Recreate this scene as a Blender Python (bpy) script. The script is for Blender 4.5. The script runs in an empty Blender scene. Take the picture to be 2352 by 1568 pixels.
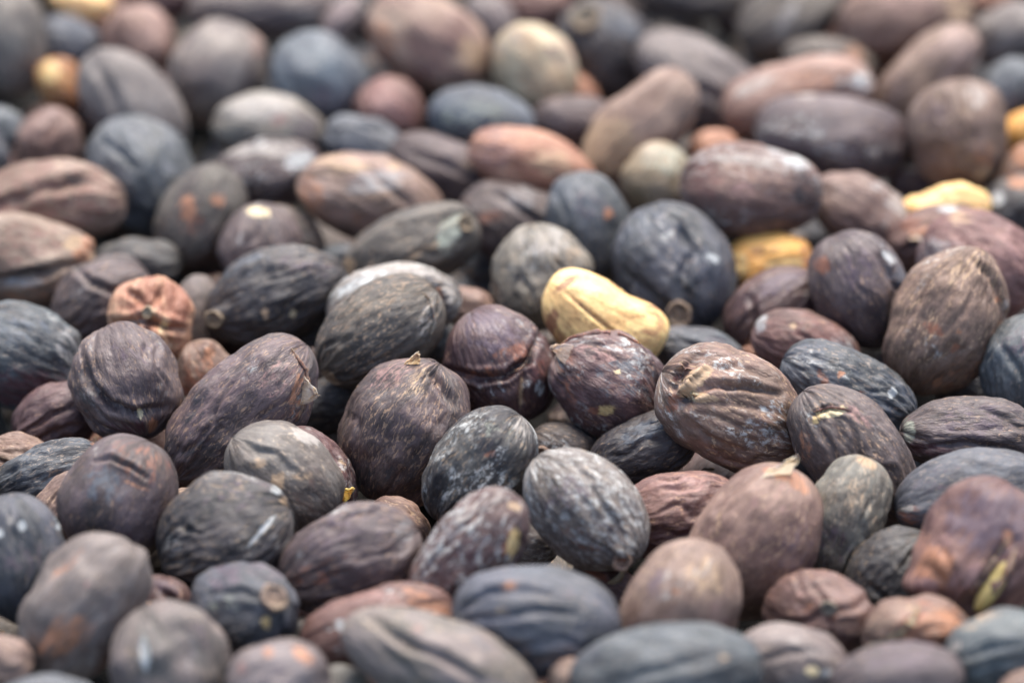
import bpy, math, random
import numpy as np
from mathutils import Matrix, Vector, Euler

# ------------------------------------------------------------------ camera
SC = bpy.context.scene
LENS, SENSOR, DIST, ELEV = 150.0, 36.0, 0.420, 36.0      # mm, mm, m, degrees
W, H = 2352.0, 1568.0                                    # units in which places on the photograph were measured
e = math.radians(ELEV)
CAM = np.array([0.0, -DIST * math.cos(e), DIST * math.sin(e)])
cam_data = bpy.data.cameras.new('camera')
cam = bpy.data.objects.new('camera', cam_data)
SC.collection.objects.link(cam)
cam.location = CAM
cam.rotation_euler = (math.pi / 2 - e, 0, 0)
cam_data.lens, cam_data.sensor_width = LENS, SENSOR
cam_data.clip_start, cam_data.clip_end = 0.02, 20.0
cam_data.dof.use_dof = True
cam_data.dof.focus_distance = 0.3998
cam_data.dof.aperture_fstop = 12.2
cam_data.dof.aperture_blades = 9
SC.camera = cam
CR = np.array(cam.rotation_euler.to_matrix())            # columns: image right, image up, towards the camera
# ------------------------------------------------------------------ light: overcast day
world = bpy.data.worlds.new('World')
SC.world = world
world.use_nodes = True
wt = world.node_tree
sky = wt.nodes.new('ShaderNodeTexSky')
sky.sky_type = 'NISHITA'
sky.sun_disc = False
SUN_EL, SUN_AZ = 62.0, 10.0                              # azimuth from +Y (behind the heap) towards +X
sky.sun_elevation = math.radians(SUN_EL)
sky.sun_rotation = math.radians(SUN_AZ)
sky.air_density, sky.dust_density, sky.ozone_density = 1.0, 2.5, 0.7
wt.links.new(sky.outputs[0], wt.nodes['Background'].inputs[0])
wt.nodes['Background'].inputs[1].default_value = 0.08
sun_d = bpy.data.lights.new('sun', 'SUN')
sun_d.energy, sun_d.angle, sun_d.color = 1.5, math.radians(38), (1.0, 0.95, 0.88)
sun = bpy.data.objects.new('sun', sun_d)
SC.collection.objects.link(sun)
sd = Vector((math.sin(math.radians(SUN_AZ)) * math.cos(math.radians(SUN_EL)),
             math.cos(math.radians(SUN_AZ)) * math.cos(math.radians(SUN_EL)), math.sin(math.radians(SUN_EL))))
sun.rotation_euler = sd.to_track_quat('Z', 'Y').to_euler()
sun.location = (0.1, 0.2, 0.5)
SC.view_settings.view_transform = 'Standard'
SC.view_settings.look = 'None'
SC.view_settings.exposure = 2.2
SC.view_settings.gamma = 1.0
SC.cycles.max_bounces = 6
SC.cycles.use_denoising = True
SC.cycles.sample_clamp_indirect = 6.0

# ------------------------------------------------------------------ noise
_rng = np.random.RandomState(7)
_perm = _rng.permutation(256)
_perm = np.concatenate([_perm, _perm, _perm])
_g = _rng.normal(size=(256, 3)); _g /= np.linalg.norm(_g, axis=1)[:, None]
def pnoise(p):
    i = np.floor(p).astype(int); f = p - i; i &= 255
    u = f * f * f * (f * (f * 6 - 15) + 10)
    out = 0
    for dx in (0, 1):
        for dy in (0, 1):
            for dz in (0, 1):
                h = _perm[_perm[_perm[(i[:, 0] + dx) & 255] + ((i[:, 1] + dy) & 255)] + ((i[:, 2] + dz) & 255)]
                g = _g[h & 255]
                d = g[:, 0] * (f[:, 0] - dx) + g[:, 1] * (f[:, 1] - dy) + g[:, 2] * (f[:, 2] - dz)
                w = (u[:, 0] if dx else 1 - u[:, 0]) * (u[:, 1] if dy else 1 - u[:, 1]) * (u[:, 2] if dz else 1 - u[:, 2])
                out = out + d * w
    return out * 1.7
def fbm(p, o=3):
    return sum(pnoise(p * 2 ** k + 17.3 * k) / 2 ** k for k in range(o))
def sstep(a, b, x):
    t = np.clip((x - a) / (b - a), 0, 1); return t * t * (3 - 2 * t)

# ------------------------------------------------------------------ materials
def srgb(r, g, b):
    return tuple(((c / 255) / 12.92 if c < 10 else ((c / 255 + .055) / 1.055) ** 2.4) for c in (r, g, b))
COL = dict(orange=(.38, .165, .080), tan=(.42, .28, .16), yellow=(.66, .46, .19), cream=(.72, .58, .33), white=(.46, .47, .45),
           grey=(.26, .25, .24), red=(.16, .055, .042), maroon=(.075, .026, .03), dark=(.022, .02, .022), purple=(.10, .066, .080),
           rust=(.25, .09, .045), pink=(.29, .16, .135), blue=(.080, .090, .105), brown=(.11, .06, .04), pale=(.34, .30, .26),
           green=(.33, .35, .27))
# palette: base a, base b, specks
PAL = dict(
    K=((.022, .018, .018), (.054, .046, .043), (.24, .165, .10)),
    G=((.047, .035, .029), (.100, .078, .062), (.32, .21, .125)),
    H=((.096, .079, .062), (.180, .154, .124), (.40, .30, .20)),
    P=((.050, .032, .030), (.108, .075, .071), (.31, .195, .12)),
    Q=((.088, .068, .059), (.178, .143, .126), (.35, .26, .19)),
    R=((.092, .041, .032), (.170, .088, .068), (.36, .205, .12)),
    S=((.140, .078, .054), (.245, .160, .122), (.41, .28, .18)),
    M=((.048, .020, .020), (.098, .051, .046), (.27, .155, .10)),
    B=((.034, .036, .041), (.082, .086, .096), (.24, .185, .14)),
    C=((.054, .057, .063), (.115, .120, .128), (.28, .25, .20)),
    N=((.115, .062, .042), (.195, .120, .085), (.40, .26, .15)),
    O=((.26, .110, .058), (.42, .220, .135), (.48, .33, .2)),
    T=((.24, .165, .090), (.36, .28, .18), (.46, .37, .25)),
    F=((.50, .21, .085), (.64, .34, .17), (.5, .3, .15)),
    V=((.40, .27, .09), (.54, .39, .15), (.35, .2, .08)),
    X=((.26, .11, .03), (.38, .20, .06), (.2, .08, .03)),  # bean colour darkened to hold the shade of its gap
    U=((.17, .115, .070), (.30, .22, .145), (.38, .28, .19)),
    Y=((.68, .39, .14), (.90, .60, .27), (.36, .17, .06)),
    Z=((.58, .25, .045), (.82, .46, .11), (.30, .11, .04)),
)
def N(nt, typ, **kw):
    n = nt.nodes.new(typ)
    for k, v in kw.items():
        if k.startswith('i_'):
            n.inputs[int(k[2:]) if k[2:].isdigit() else k[2:]].default_value = v
        else:
            setattr(n, k, v)
    return n
def mixrgb(nt, fac, a, b):
    m = nt.nodes.new('ShaderNodeMix'); m.data_type = 'RGBA'
    for s, v in ((m.inputs[0], fac), (m.inputs[6], a), (m.inputs[7], b)):
        if hasattr(v, 'is_linked') or hasattr(v, 'links'): nt.links.new(v, s)
        elif isinstance(v, (int, float)): s.default_value = v
        else: s.default_value = (*v, 1)
    return m.outputs[2]
def math_(nt, op, a, b=0.0, clamp=False):
    m = nt.nodes.new('ShaderNodeMath'); m.operation = op; m.use_clamp = clamp
    for s, v in ((m.inputs[0], a), (m.inputs[1], b)):
        if hasattr(v, 'links'): nt.links.new(v, s)
        else: s.default_value = v
    return m.outputs[0]
def ramp(nt, x, lo, hi, a=0.0, b=1.0):
    m = nt.nodes.new('ShaderNodeMapRange'); m.interpolation_type = 'SMOOTHSTEP'
    nt.links.new(x, m.inputs[0])
    for k, v in zip((1, 2, 3, 4), (lo, hi, a, b)): m.inputs[k].default_value = v
    return m.outputs[0]
def noise(nt, vec, freq, stretch, off, detail=3.0, rough=.55):
    mp = nt.nodes.new('ShaderNodeMapping')
    mp.inputs[1].default_value = off
    mp.inputs[3].default_value = (freq * stretch, freq, freq)
    nt.links.new(vec, mp.inputs[0])
    n = N(nt, 'ShaderNodeTexNoise'); n.inputs['Scale'].default_value = 1.0
    n.inputs['Detail'].default_value = detail; n.inputs['Roughness'].default_value = rough
    nt.links.new(mp.outputs[0], n.inputs[0])
    return n.outputs[0]
def skin_material(name, pal, seed, dust=.25, fleck=.5, gloss=.5, patch=.5, bean=False, far_light=1.0):
    """dried fruit skin: mottled pulp colours, fibres along the fruit, pale flecks, mould dust. The vector attribute «fibre» is in mm, its x along the fruit."""
    a, b, c = PAL[pal]
    rs = random.Random(seed)
    jit = rs.uniform(.88, 1.14) * far_light  # the factor also carries the far rows' brightness, light put into the colour
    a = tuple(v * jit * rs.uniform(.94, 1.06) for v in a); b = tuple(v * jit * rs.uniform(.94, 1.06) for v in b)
    off = (rs.uniform(-90, 90), rs.uniform(-90, 90), rs.uniform(-90, 90))
    m = bpy.data.materials.new(name); m.use_nodes = True
    nt = m.node_tree; bs = nt.nodes['Principled BSDF']; L = nt.links.new
    at = N(nt, 'ShaderNodeAttribute', attribute_name='fibre').outputs['Vector']
    wn = N(nt, 'ShaderNodeTexNoise'); wn.inputs['Scale'].default_value = .75; wn.inputs['Detail'].default_value = 3
    L(at, wn.inputs[0])
    vm = N(nt, 'ShaderNodeVectorMath', operation='MULTIPLY_ADD'); vm.inputs[1].default_value = (.7, .7, .7)
    L(wn.outputs[1], vm.inputs[0]); L(at, vm.inputs[2]); at = vm.outputs[0]
    tint = N(nt, 'ShaderNodeAttribute', attribute_name='tint')
    big = noise(nt, at, .30, .6, off, 4, .6)
    col = mixrgb(nt, ramp(nt, big, .38, .64), a, b)
    # darker and redder skin showing between the bloom
    med = noise(nt, at, .85, .45, off[::-1], 4, .65)
    col = mixrgb(nt, math_(nt, 'MULTIPLY', ramp(nt, med, .52, .66), .55 * patch), col, tuple(v * .45 for v in a))
    col = mixrgb(nt, math_(nt, 'MULTIPLY', ramp(nt, med, .47, .34), .5 * patch), col, tuple(v * 1.35 for v in b))
    fib = noise(nt, at, 5.2, .28, off, 4, .75)
    col = mixrgb(nt, ramp(nt, fib, .49, .68, 0, .40 if not bean else .15), col, tuple(v * .42 for v in a))
    fib2 = noise(nt, at, 5.6, .40, off[::-1], 4, .78)
    col = mixrgb(nt, ramp(nt, fib2, .53, .68, 0, (.36 if not bean else .3)), col, tuple(.55 * x + .45 * y for x, y in zip(c, b)))
    fl = noise(nt, at, 4.0, .36, (off[1], off[0], off[2]), 2.5, .6)
    flm = noise(nt, at, .28, .8, (off[2], off[0], off[1]), 2, .5)
    col = mixrgb(nt, math_(nt, 'MULTIPLY', ramp(nt, fl, .635 - .07 * fleck, .68 - .065 * fleck), ramp(nt, flm, .36, .62, .15, .78)), col, c)
    if dust > 0:
        d1 = noise(nt, at, 1.6, .7, (off[0], off[2], off[1]), 5, .8)
        d2 = noise(nt, at, .24, .7, (off[1], off[2], off[0]), 3, .6)
        dm = math_(nt, 'MULTIPLY', ramp(nt, d1, .50, .60), ramp(nt, d2, .70 - .30 * dust, .84 - .30 * dust))
        col = mixrgb(nt, math_(nt, 'MULTIPLY', dm, .8), col, (.46, .455, .42))
    tn = ramp(nt, noise(nt, at, 1.5, .5, off, 5, .8), .25, .75, -.6, .6)
    ta = math_(nt, 'MULTIPLY', ramp(nt, math_(nt, 'ADD', tint.outputs['Alpha'], tn), .28, .80, 0, .88), ramp(nt, tint.outputs['Alpha'], .02, .25))
    tc = mixrgb(nt, ramp(nt, fib, .45, .75, 0, .45), tint.outputs['Color'], a)
    col = mixrgb(nt, ta, col, tc)
    L(col, bs.inputs['Base Color'])
    bs.inputs['Specular IOR Level'].default_value = .55
    rg = ramp(nt, med, .3, .7, gloss - .08, gloss + .14)
    L(rg, bs.inputs['Roughness'])
    bs.inputs['Sheen Weight'].default_value = .02 if not bean else .03
    if name == 'torn_skin':
        bs.inputs['Subsurface Weight'].default_value = .7
        bs.inputs['Subsurface Radius'].default_value = (.0012, .0007, .0004); bs.inputs['Subsurface Scale'].default_value = 1.0
    bs.inputs['Sheen Roughness'].default_value = .45
    bs.inputs['Sheen Tint'].default_value = (.86, .88, 1, 1)
    if bean:
        bs.inputs['Subsurface Weight'].default_value = .25
        bs.inputs['Subsurface Radius'].default_value = (.0015, .0008, .0004)
        bs.inputs['Subsurface Scale'].default_value = 1.0
    hgt = math_(nt, 'ADD', math_(nt, 'MULTIPLY', fib, .55), math_(nt, 'ADD', math_(nt, 'MULTIPLY', med, .8), math_(nt, 'MULTIPLY', fl, .5)))
    bp = N(nt, 'ShaderNodeBump'); bp.inputs['Strength'].default_value = .75 if not bean else .5
    bp.inputs['Distance'].default_value = .00026
    L(hgt, bp.inputs['Height']); L(bp.outputs[0], bs.inputs['Normal'])
    return m
def ground_material():
    m = bpy.data.materials.new('drying_ground'); m.use_nodes = True
    nt = m.node_tree; bs = nt.nodes['Principled BSDF']
    tc = N(nt, 'ShaderNodeTexCoord').outputs['Object']
    n1 = noise(nt, tc, 60, 1, (3, 2, 1), 6, .7); n2 = noise(nt, tc, 900, 1, (1, 2, 3), 3, .6)
    col = mixrgb(nt, n1, (.008, .007, .006), (.016, .014, .012))  # near-black colour stands in for the shade of a deeper heap
    col = mixrgb(nt, ramp(nt, n2, .5, .7, 0, .5), col, (.022, .018, .014))
    nt.links.new(col, bs.inputs['Base Color']); bs.inputs['Roughness'].default_value = .9
    bp = N(nt, 'ShaderNodeBump'); bp.inputs['Distance'].default_value = .0006
    nt.links.new(n2, bp.inputs['Height']); nt.links.new(bp.outputs[0], bs.inputs['Normal'])
    return m

# ------------------------------------------------------------------ helpers for objects
def link_mesh(name, verts, faces, mat, attrs=None, parent=None, smooth=True):
    """verts in mm, local frame"""
    me = bpy.data.meshes.new(name)
    verts = np.asarray(verts, dtype=np.float32) * .001
    me.vertices.add(len(verts)); me.vertices.foreach_set('co', verts.ravel())
    fl = [np.asarray(f, dtype=np.int32) for f in faces if len(f)]
    n = sum(len(f) for f in fl)
    idx = np.concatenate([f.ravel() for f in fl])
    cnt = np.concatenate([np.full(len(f), f.shape[1], dtype=np.int32) for f in fl])
    me.loops.add(len(idx)); me.loops.foreach_set('vertex_index', idx)
    me.polygons.add(n)
    me.polygons.foreach_set('loop_start', np.concatenate([[0], np.cumsum(cnt)[:-1]]).astype(np.int32))
    me.polygons.foreach_set('loop_total', cnt)
    if smooth: me.polygons.foreach_set('use_smooth', np.ones(n, dtype=bool))
    for k, v in (attrs or {}).items():
        if v.shape[1] == 3:
            me.attributes.new(k, 'FLOAT_VECTOR', 'POINT').data.foreach_set('vector', v.astype(np.float32).ravel())
        else:
            me.attributes.new(k, 'FLOAT_COLOR', 'POINT').data.foreach_set('color', v.astype(np.float32).ravel())
    me.update(); me.validate()
    me.materials.append(mat)
    o = bpy.data.objects.new(name, me); SC.collection.objects.link(o)
    if parent is not None: o.parent = parent
    return o

def rotz(d):
    c, s = math.cos(math.radians(d)), math.sin(math.radians(d)); return np.array([[c, -s, 0], [s, c, 0], [0, 0, 1]])
def roty(d):
    c, s = math.cos(math.radians(d)), math.sin(math.radians(d)); return np.array([[c, 0, s], [0, 1, 0], [-s, 0, c]])

def body_grid(nt_, np_):
    t = np.linspace(0, math.pi, nt_ + 1); t[0] = 1e-3; t[-1] = math.pi - 1e-3
    ph = np.linspace(0, 2 * math.pi, np_, endpoint=False)
    T, P = np.meshgrid(t, ph, indexing='ij')
    i = np.arange(nt_)[:, None]; j = np.arange(np_)[None]; j2 = (j + 1) % np_
    q = np.stack([i * np_ + j, i * np_ + j2, (i + 1) * np_ + j2, (i + 1) * np_ + j], -1).reshape(-1, 4)
    caps = [np.arange(np_)[::-1][None, :].copy(), (nt_ * np_ + np.arange(np_))[None, :].copy()]
    return T.ravel(), P.ravel(), [q[:, ::-1].copy() * 1, caps[0][:, ::-1].copy(), caps[1][:, ::-1].copy()]

def grid_normals(V, n1, n2):
    G = V.reshape(n1, n2, 3)
    du = np.gradient(G, axis=0)
    dv = np.roll(G, -1, 1) - np.roll(G, 1, 1)
    n = np.cross(du, dv).reshape(-1, 3)
    n /= np.linalg.norm(n, axis=1)[:, None] + 1e-12
    c = V - V.mean(0)
    if (n * c).sum() < 0: n = -n
    return n

class Fruit: pass

def seg_dist(P, pts):
    best = np.full(len(P), 1e9); tt = np.zeros(len(P)); L = 0
    lens = [math.dist(pts[k], pts[k + 1]) for k in range(len(pts) - 1)]; tot = sum(lens) + 1e-9
    for k in range(len(pts) - 1):
        a = np.array(pts[k]); b = np.array(pts[k + 1]); d = b - a
        t = np.clip(((P - a) @ d) / (d @ d + 1e-9), 0, 1)
        q = np.linalg.norm(P - (a + t[:, None] * d), axis=1)
        m = q < best; best[m] = q[m]; tt[m] = (L + t[m] * lens[k]) / tot
        L += lens[k]
    return best, tt

# ------------------------------------------------------------------ the fruits in view, one line each, measured on the photograph
CAT = []
def C(cx, cy, pa, pb, ang, pal, label, **k):
    c = Fruit()
    c.cx, c.cy, c.pa, c.pb, c.ang, c.pal, c.label = cx, cy, pa, pb, ang, pal, label
    d = dict(h=0., t=0., flat=.93, e0=.9, e1=.9, egg=0., bend=0., lump=1., w=1., seam=None, seamd=.08, bump=(), gro=(), sp=(), c0=None, c1=None,
             dust=.3, fleck=.5, gloss=.5, patch=.5, bean=False, nub=(), flap=(), inner=(), crack=(), nubpal=None)
    for q in k: assert q in d, q
    d.update(k)
    for q, v in d.items(): setattr(c, q, v)
    CAT.append(c)
# --- far edge, strongly out of focus
C(28,95,125,78,95,'Q','large blurred grey cherry at the far left corner of the heap',h=2,sp=[(60,170,50,40,0,'brown',.6)])
C(158,98,72,60,-20,'C','pale blue-grey blurred cherry just below the yellow bean in the far corner')
C(186,2,72,42,-15,'Y','blurred pale yellow bean at the very back, near the far left corner',bean=True,seam=None,h=2)
C(322,100,88,76,98,'S','pinkish blurred cherry standing up between the yellow bean and a purple-grey cherry',h=1,patch=.3)
C(365,-5,85,62,10,'M','blackish maroon blurred cherry cut by the far edge above the pinkish one',h=-3)
C(600,18,165,76,0,'Q','long pale grey-purple blurred cherry lying flat along the far edge',h=1)
C(500,170,122,108,70,'Q','round purple-grey blurred cherry left of the bluish one',sp=[(600,90,40,50,30,'rust',.5)],h=-1)
C(140,195,64,52,-60,'X','blurred orange-brown bean with a yellow patch, in a dark gap on the far left',bean=True,sp=[(118,168,24,26,0,'yellow',1.0),(165,230,30,30,0,'orange',.8)],h=-3)
C(300,245,150,98,-50,'Q','elongated purple-grey cherry with a lengthwise seam beside the orange bean',gro=[([(235,160),(262,215),(290,290)],11,12)],patch=.3,h=1)
C(325,405,145,118,-60,'C','wrinkled blue-green tinged cherry resting on the elongated purple-grey one',sp=[(290,330,60,35,-40,'blue',.7),(340,480,60,50,0,'dark',.5)],gro=[([(250,330),(290,360),(330,400)],9,8)],w=1.6,h=2)
C(110,335,88,72,70,'S','dull pink blurred cherry with a cleft, behind the big red cherry',gro=[([(128,280),(118,320),(108,360)],10,12)],h=-2)
C(-5,300,55,62,90,'C','grey-blue blurred cherry sliced by the left border above the red cherry',h=0)
C(112,470,172,98,3,'S','big dusky red cherry with a curved crease, at the left border',gro=[([(-10,480),(80,448),(170,425),(245,415)],12,15)],w=1.2,patch=.4,dust=.2,h=2,sp=[(120,470,190,120,0,'red',.62),(60,400,40,30,0,'grey',.5)])
C(65,598,152,104,-8,'S','reddish brown cherry with an orange ragged tip, under the big red cherry',gro=[([(-30,650),(60,640),(130,622),(195,600)],10,16)],c1='tan',h=3,sp=[(200,575,28,34,0,'orange',.95),(175,560,24,20,0,'tan',.8),(70,625,60,12,5,'dark',.7),(90,665,90,25,8,'orange',.5),(60,560,110,50,0,'red',.5),(60,650,60,12,0,'grey',.6)],bump=[(205,560,16,10)])
C(315,605,98,58,0,'K','small blackish cherry sunk in the gap right of the orange-tipped one',h=-4)
C(232,692,122,92,30,'P','purple cherry with a diagonal crease, beside the orange knobbly cherry',gro=[([(180,618),(215,650),(262,668),(320,672)],8,12)],h=0)
C(462,505,132,99,-118,'G','grey-brown cherry with two orange spots and a pale tip pointing down',sp=[(438,478,22,30,0,'orange',.8),(445,500,34,40,0,'rust',.5),(508,463,16,18,0,'orange',.7),(370,585,18,40,20,'tan',.5)],nub=[(383,603,15)],nubpal='U',h=2,patch=.6)
C(614,402,128,82,12,'P','mauve cherry sprinkled with whitish dust, above the maroon-topped one',dust=.75,sp=[(690,372,36,22,20,'white',.75),(640,345,50,18,0,'pale',.7),(560,345,50,18,10,'pale',.6)],h=2)
C(620,300,130,82,-10,'H','pale whitish cherry with rounded back, behind the mauve dusty one',sp=[(600,250,90,35,5,'pale',.9),(645,280,22,22,0,'pink',.7),(700,300,30,60,30,'purple',.6)],h=1)
C(728,188,118,106,-60,'C','blurred bluish cherry with a bright blue sheen',sp=[(670,145,50,35,20,'blue',.6),(760,240,60,50,0,'purple',.6)],h=2)  # the blue highlight is tinted into the skin colour
C(788,50,66,40,50,'Q','small pale grey blurred cherry left of the big red-brown one at the back')
C(985,100,152,104,-35,'S','big red-brown blurred cherry with a yellowish end, at the back',sp=[(1085,128,32,34,0,'tan',.9),(880,90,36,50,60,'orange',.7),(980,140,70,30,-30,'red',.5)],patch=.3,h=5)
C(1130,55,74,54,-60,'Q','pale lilac blurred cherry tucked behind the big red-brown one',h=-1)
C(1225,18,88,58,0,'R','reddish-mauve blurred cherry on the far edge above the tan one',h=-1)
C(1228,158,108,88,-52,'T','blurred tan and orange cherry with a yellowish belly',sp=[(1240,180,60,50,-30,'tan',.9),(1170,100,40,40,0,'grey',.4),(1290,130,40,40,-45,'pink',.6)],patch=.3,h=4)
C(1325,205,62,34,-40,'O','sliver of orange blurred cherry behind the tan one',h=-2)
C(1398,112,125,100,130,'K','dark slate blurred cherry with a pale round stem scar on top',nub=[(1345,48,30)],nubpal='U',sp=[(1420,60,60,35,-30,'blue',.7)],h=2)
C(1570,-20,135,66,-8,'G','dark brown blurred cherry hanging over the black gap at the back',h=1)
C(1812,42,125,88,30,'G','grey-green blurred cherry with a pale streak, near the far right corner',sp=[(1800,50,18,45,-30,'pale',.7)],h=3)
C(2080,48,156,97,8,'N','large brown blurred cherry with a tan right end, at the far edge',sp=[(2195,20,36,50,0,'tan',.8),(2060,10,90,30,0,'pink',.5)],h=5,patch=.3)
C(2325,80,100,70,20,'Q','lilac-grey blurred cherry at the far right border')
C(2285,0,50,26,0,'O','tiny glimpse of an orange cherry at the far right corner',h=-3)
C(1610,195,170,98,-35,'Q','long mauve-grey blurred cherry with a groove down its length',gro=[([(1560,200),(1640,225),(1740,300)],11,15),([(1600,130),(1680,180)],9,8)],patch=.3,h=1)
C(1905,142,108,52,-10,'G','low dark brown cherry behind the white-dusted red one',sp=[(1960,135,34,26,-20,'orange',.6)],h=-2)
C(1832,228,175,90,14,'S','long red-brown blurred cherry with white dust along its top',sp=[(1730,200,60,16,25,'pale',.9),(1975,190,26,20,0,'white',.9),(1860,190,70,26,5,'orange',.5),(1780,255,30,16,0,'pale',.8)],dust=.6,h=3)
C(1912,318,174,100,-8,'P','large mauve cherry with a blackish right end, below the white-dusted one',sp=[(2020,370,60,45,0,'dark',.8),(1850,215,24,12,0,'pale',.8),(2000,355,20,16,0,'pale',.8),(1780,340,50,40,0,'maroon',.3)],dust=.65,patch=.4,h=4)
C(2128,182,152,80,46,'S','smooth pink elongated cherry leaning up toward the far right',patch=.2,dust=.1,fleck=.2,h=3)
C(2203,310,124,116,98,'N','plump brown cherry with an upright furrow and a tan foot',gro=[([(2212,200),(2215,260),(2225,330)],10,13),([(2165,225),(2155,300)],9,7)],sp=[(2250,402,22,16,30,'tan',.95),(2250,360,28,34,0,'orange',.6),(2235,225,26,34,0,'pale',.6),(2130,260,40,40,0,'purple',.5)],w=1.3,h=5)
C(2325,205,74,66,60,'C','lavender-blue blurred cherry at the right border',sp=[(2330,220,40,40,0,'purple',.5)],h=-1)
C(2352,302,60,44,30,'Z','blurred bright orange bean at the right border',bean=True,h=-2)
C(2350,398,80,52,50,'N','brown cherry with an orange flank at the right border',sp=[(2350,360,30,30,0,'orange',.8),(2330,420,30,30,0,'orange',.5)],h=-1)
C(2345,480,92,78,20,'K','blackish cherry with one whitish speck, at the right border',sp=[(2288,458,14,16,0,'white',.9),(2340,420,30,18,0,'orange',.8)],h=-1)
C(1470,297,160,93,46,'S','elongated cherry, orange-tan at its lower end and mauve above',sp=[(1385,345,80,65,46,'tan',1.3),(1370,385,50,30,40,'orange',.9),(1420,290,30,50,40,'tan',.6)],patch=.25,dust=.1,h=4)
C(1330,275,106,54,-5,'P','flat purple cherry in the hollow between the grey-green and orange-tan ones',h=-2)
C(1107,270,122,68,-10,'C','smooth grey-green blurred cherry shaped like a pebble',sp=[(1090,270,90,40,0,'green',.5)],w=1.1,h=1)
C(897,258,82,76,-45,'R','small rosy blurred cherry below the big red-brown one',sp=[(890,245,36,30,0,'pink',.6)],h=-1)
C(842,335,100,64,-20,'C','grey-blue cherry in front of the small rosy one',h=1)
C(1222,376,146,76,-16,'O','peach-orange cherry in the middle distance',sp=[(1130,360,60,40,0,'pink',.7),(1260,370,50,36,-20,'tan',.7),(1140,310,50,20,0,'purple',.5)],patch=.25,dust=.1,h=3)
C(1040,400,152,76,-24,'P','mauve cherry partly hidden behind the patchy tan-grey one',gro=[([(960,360),(1030,385),(1120,430)],9,8)],sp=[(1090,390,40,16,-20,'tan',.4)],h=1)
C(1636,345,60,46,20,'O','small peach cherry squeezed behind the olive-tan round one',h=-2)
C(1508,412,86,80,80,'T','round olive-tan cherry like a pale marble',sp=[(1530,370,60,40,0,'green',.6)],w=.6,patch=.2,dust=.2,h=2)
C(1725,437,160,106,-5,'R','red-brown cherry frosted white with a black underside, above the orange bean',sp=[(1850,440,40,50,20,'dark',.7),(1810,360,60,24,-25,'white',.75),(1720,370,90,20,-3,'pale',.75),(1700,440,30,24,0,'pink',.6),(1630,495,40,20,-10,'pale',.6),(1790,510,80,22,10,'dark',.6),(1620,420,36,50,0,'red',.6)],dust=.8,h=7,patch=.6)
C(1972,487,122,82,-30,'S','plain dusty pink cherry beside the yellow broken bean',dust=.5,patch=.25,h=2,sp=[(2060,470,24,36,30,'pale',.7)])
C(2095,422,58,36,0,'P','dark purple cherry peeping over the dusty pink one',h=-4)
C(2170,476,104,46,5,'Y','creamy yellow bean with a knob, half covered by the torn red-brown cherry',bean=True,bump=[(2205,438,26,14),(2120,448,22,-8),(2165,440,14,5)],w=1.4,sp=[(2110,470,50,20,0,'tan',.4)],h=1)
C(2165,548,126,74,5,'R','red-brown cherry with a torn dark hole at its left end',sp=[(2130,540,36,22,0,'orange',.8),(2100,560,18,16,0,'dark',.95),(2175,482,24,10,0,'white',.8),(2090,520,26,20,0,'rust',.6)],gro=[([(2075,575),(2105,556),(2140,545)],9,14)],flap=[((2095,530),(2150,545),(2085,556),.5,'O')],w=1.4,h=2)  # the hole is a groove with its shade painted in as a dark tint
C(2248,612,142,118,-28,'R','rosy cherry veined with pale cracks, behind the fibrous brown one',sp=[(2300,600,60,80,-20,'pink',.6),(2140,590,40,50,0,'grey',.6),(2200,500,30,20,0,'tan',.5)],gro=[([(2190,540),(2235,600),(2260,680)],8,10)],w=1.4,dust=.5,h=3)
C(2172,738,176,126,64,'N','fibrous brown cherry with raised seam, tallest in the sharp zone on the right',t=8,w=1.8,fleck=1.0,patch=.8,dust=.3,egg=.02,gro=[([(2215,590),(2270,640),(2300,720),(2280,800)],9,11),([(2130,790),(2200,720),(2240,640)],6,6)],sp=[(2135,755,13,22,60,'rust',.9),(2180,800,14,9,45,'rust',.8),(2285,690,9,8,0,'orange',.9),(2190,762,9,8,0,'orange',.7),(2210,620,60,24,40,'tan',.5),(2190,860,80,30,20,'orange',.45)],bump=[(2245,600,30,8),(2060,700,24,6)],h=9)
C(1352,520,124,94,102,'C','blue-grey smooth cherry in the centre distance with a tan fleck',sp=[(1395,495,12,14,0,'orange',.9),(1350,480,40,40,0,'purple',.5),(1290,440,30,30,0,'blue',.6)],gro=[([(1275,440),(1300,500),(1310,560)],8,7)],patch=.3,h=2)
C(1185,522,138,98,-24,'P','grey-mauve cherry with a soft crease, behind the mottled greyish one',gro=[([(1130,440),(1220,500),(1290,560)],9,10)],sp=[(1130,500,40,14,10,'rust',.6),(1200,450,40,40,0,'grey',.5),(1110,590,40,50,0,'maroon',.5)],h=1,w=1.2)
C(850,455,166,96,-15,'S','tan-orange cherry blotched with slate patches, in the middle distance',sp=[(870,420,70,30,10,'grey',.8),(915,455,50,30,-10,'dark',.55),(780,375,70,18,-8,'tan',.7),(720,450,30,50,20,'orange',.8),(800,500,100,20,-18,'orange',.5),(905,385,16,12,0,'tan',.8)],gro=[([(850,400),(900,440),(980,500)],9,8)],patch=.6,h=4)
C(945,576,162,92,24,'G','grey cherry with a greenish mouldy crown and stubby stem end',sp=[(1035,535,50,28,60,'green',.85),(800,612,18,20,0,'tan',.95),(980,575,50,8,30,'tan',.7),(1060,600,30,30,0,'dark',.5)],nub=[(1068,516,17)],w=1.3,h=4,e1=.75,egg=.05)
C(600,570,102,96,92,'P','small maroon-mauve cherry with a creamy scar on top',sp=[(597,488,28,11,-8,'cream',.95),(580,600,60,30,0,'maroon',.5)],dust=.5,h=2)
C(668,548,88,62,-35,'G','dull grey cherry peeking behind the cream-scarred one',h=-1)
C(790,598,54,40,0,'C','glimpse of a bluish cherry above the dark stem-scarred one',h=-4)
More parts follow.
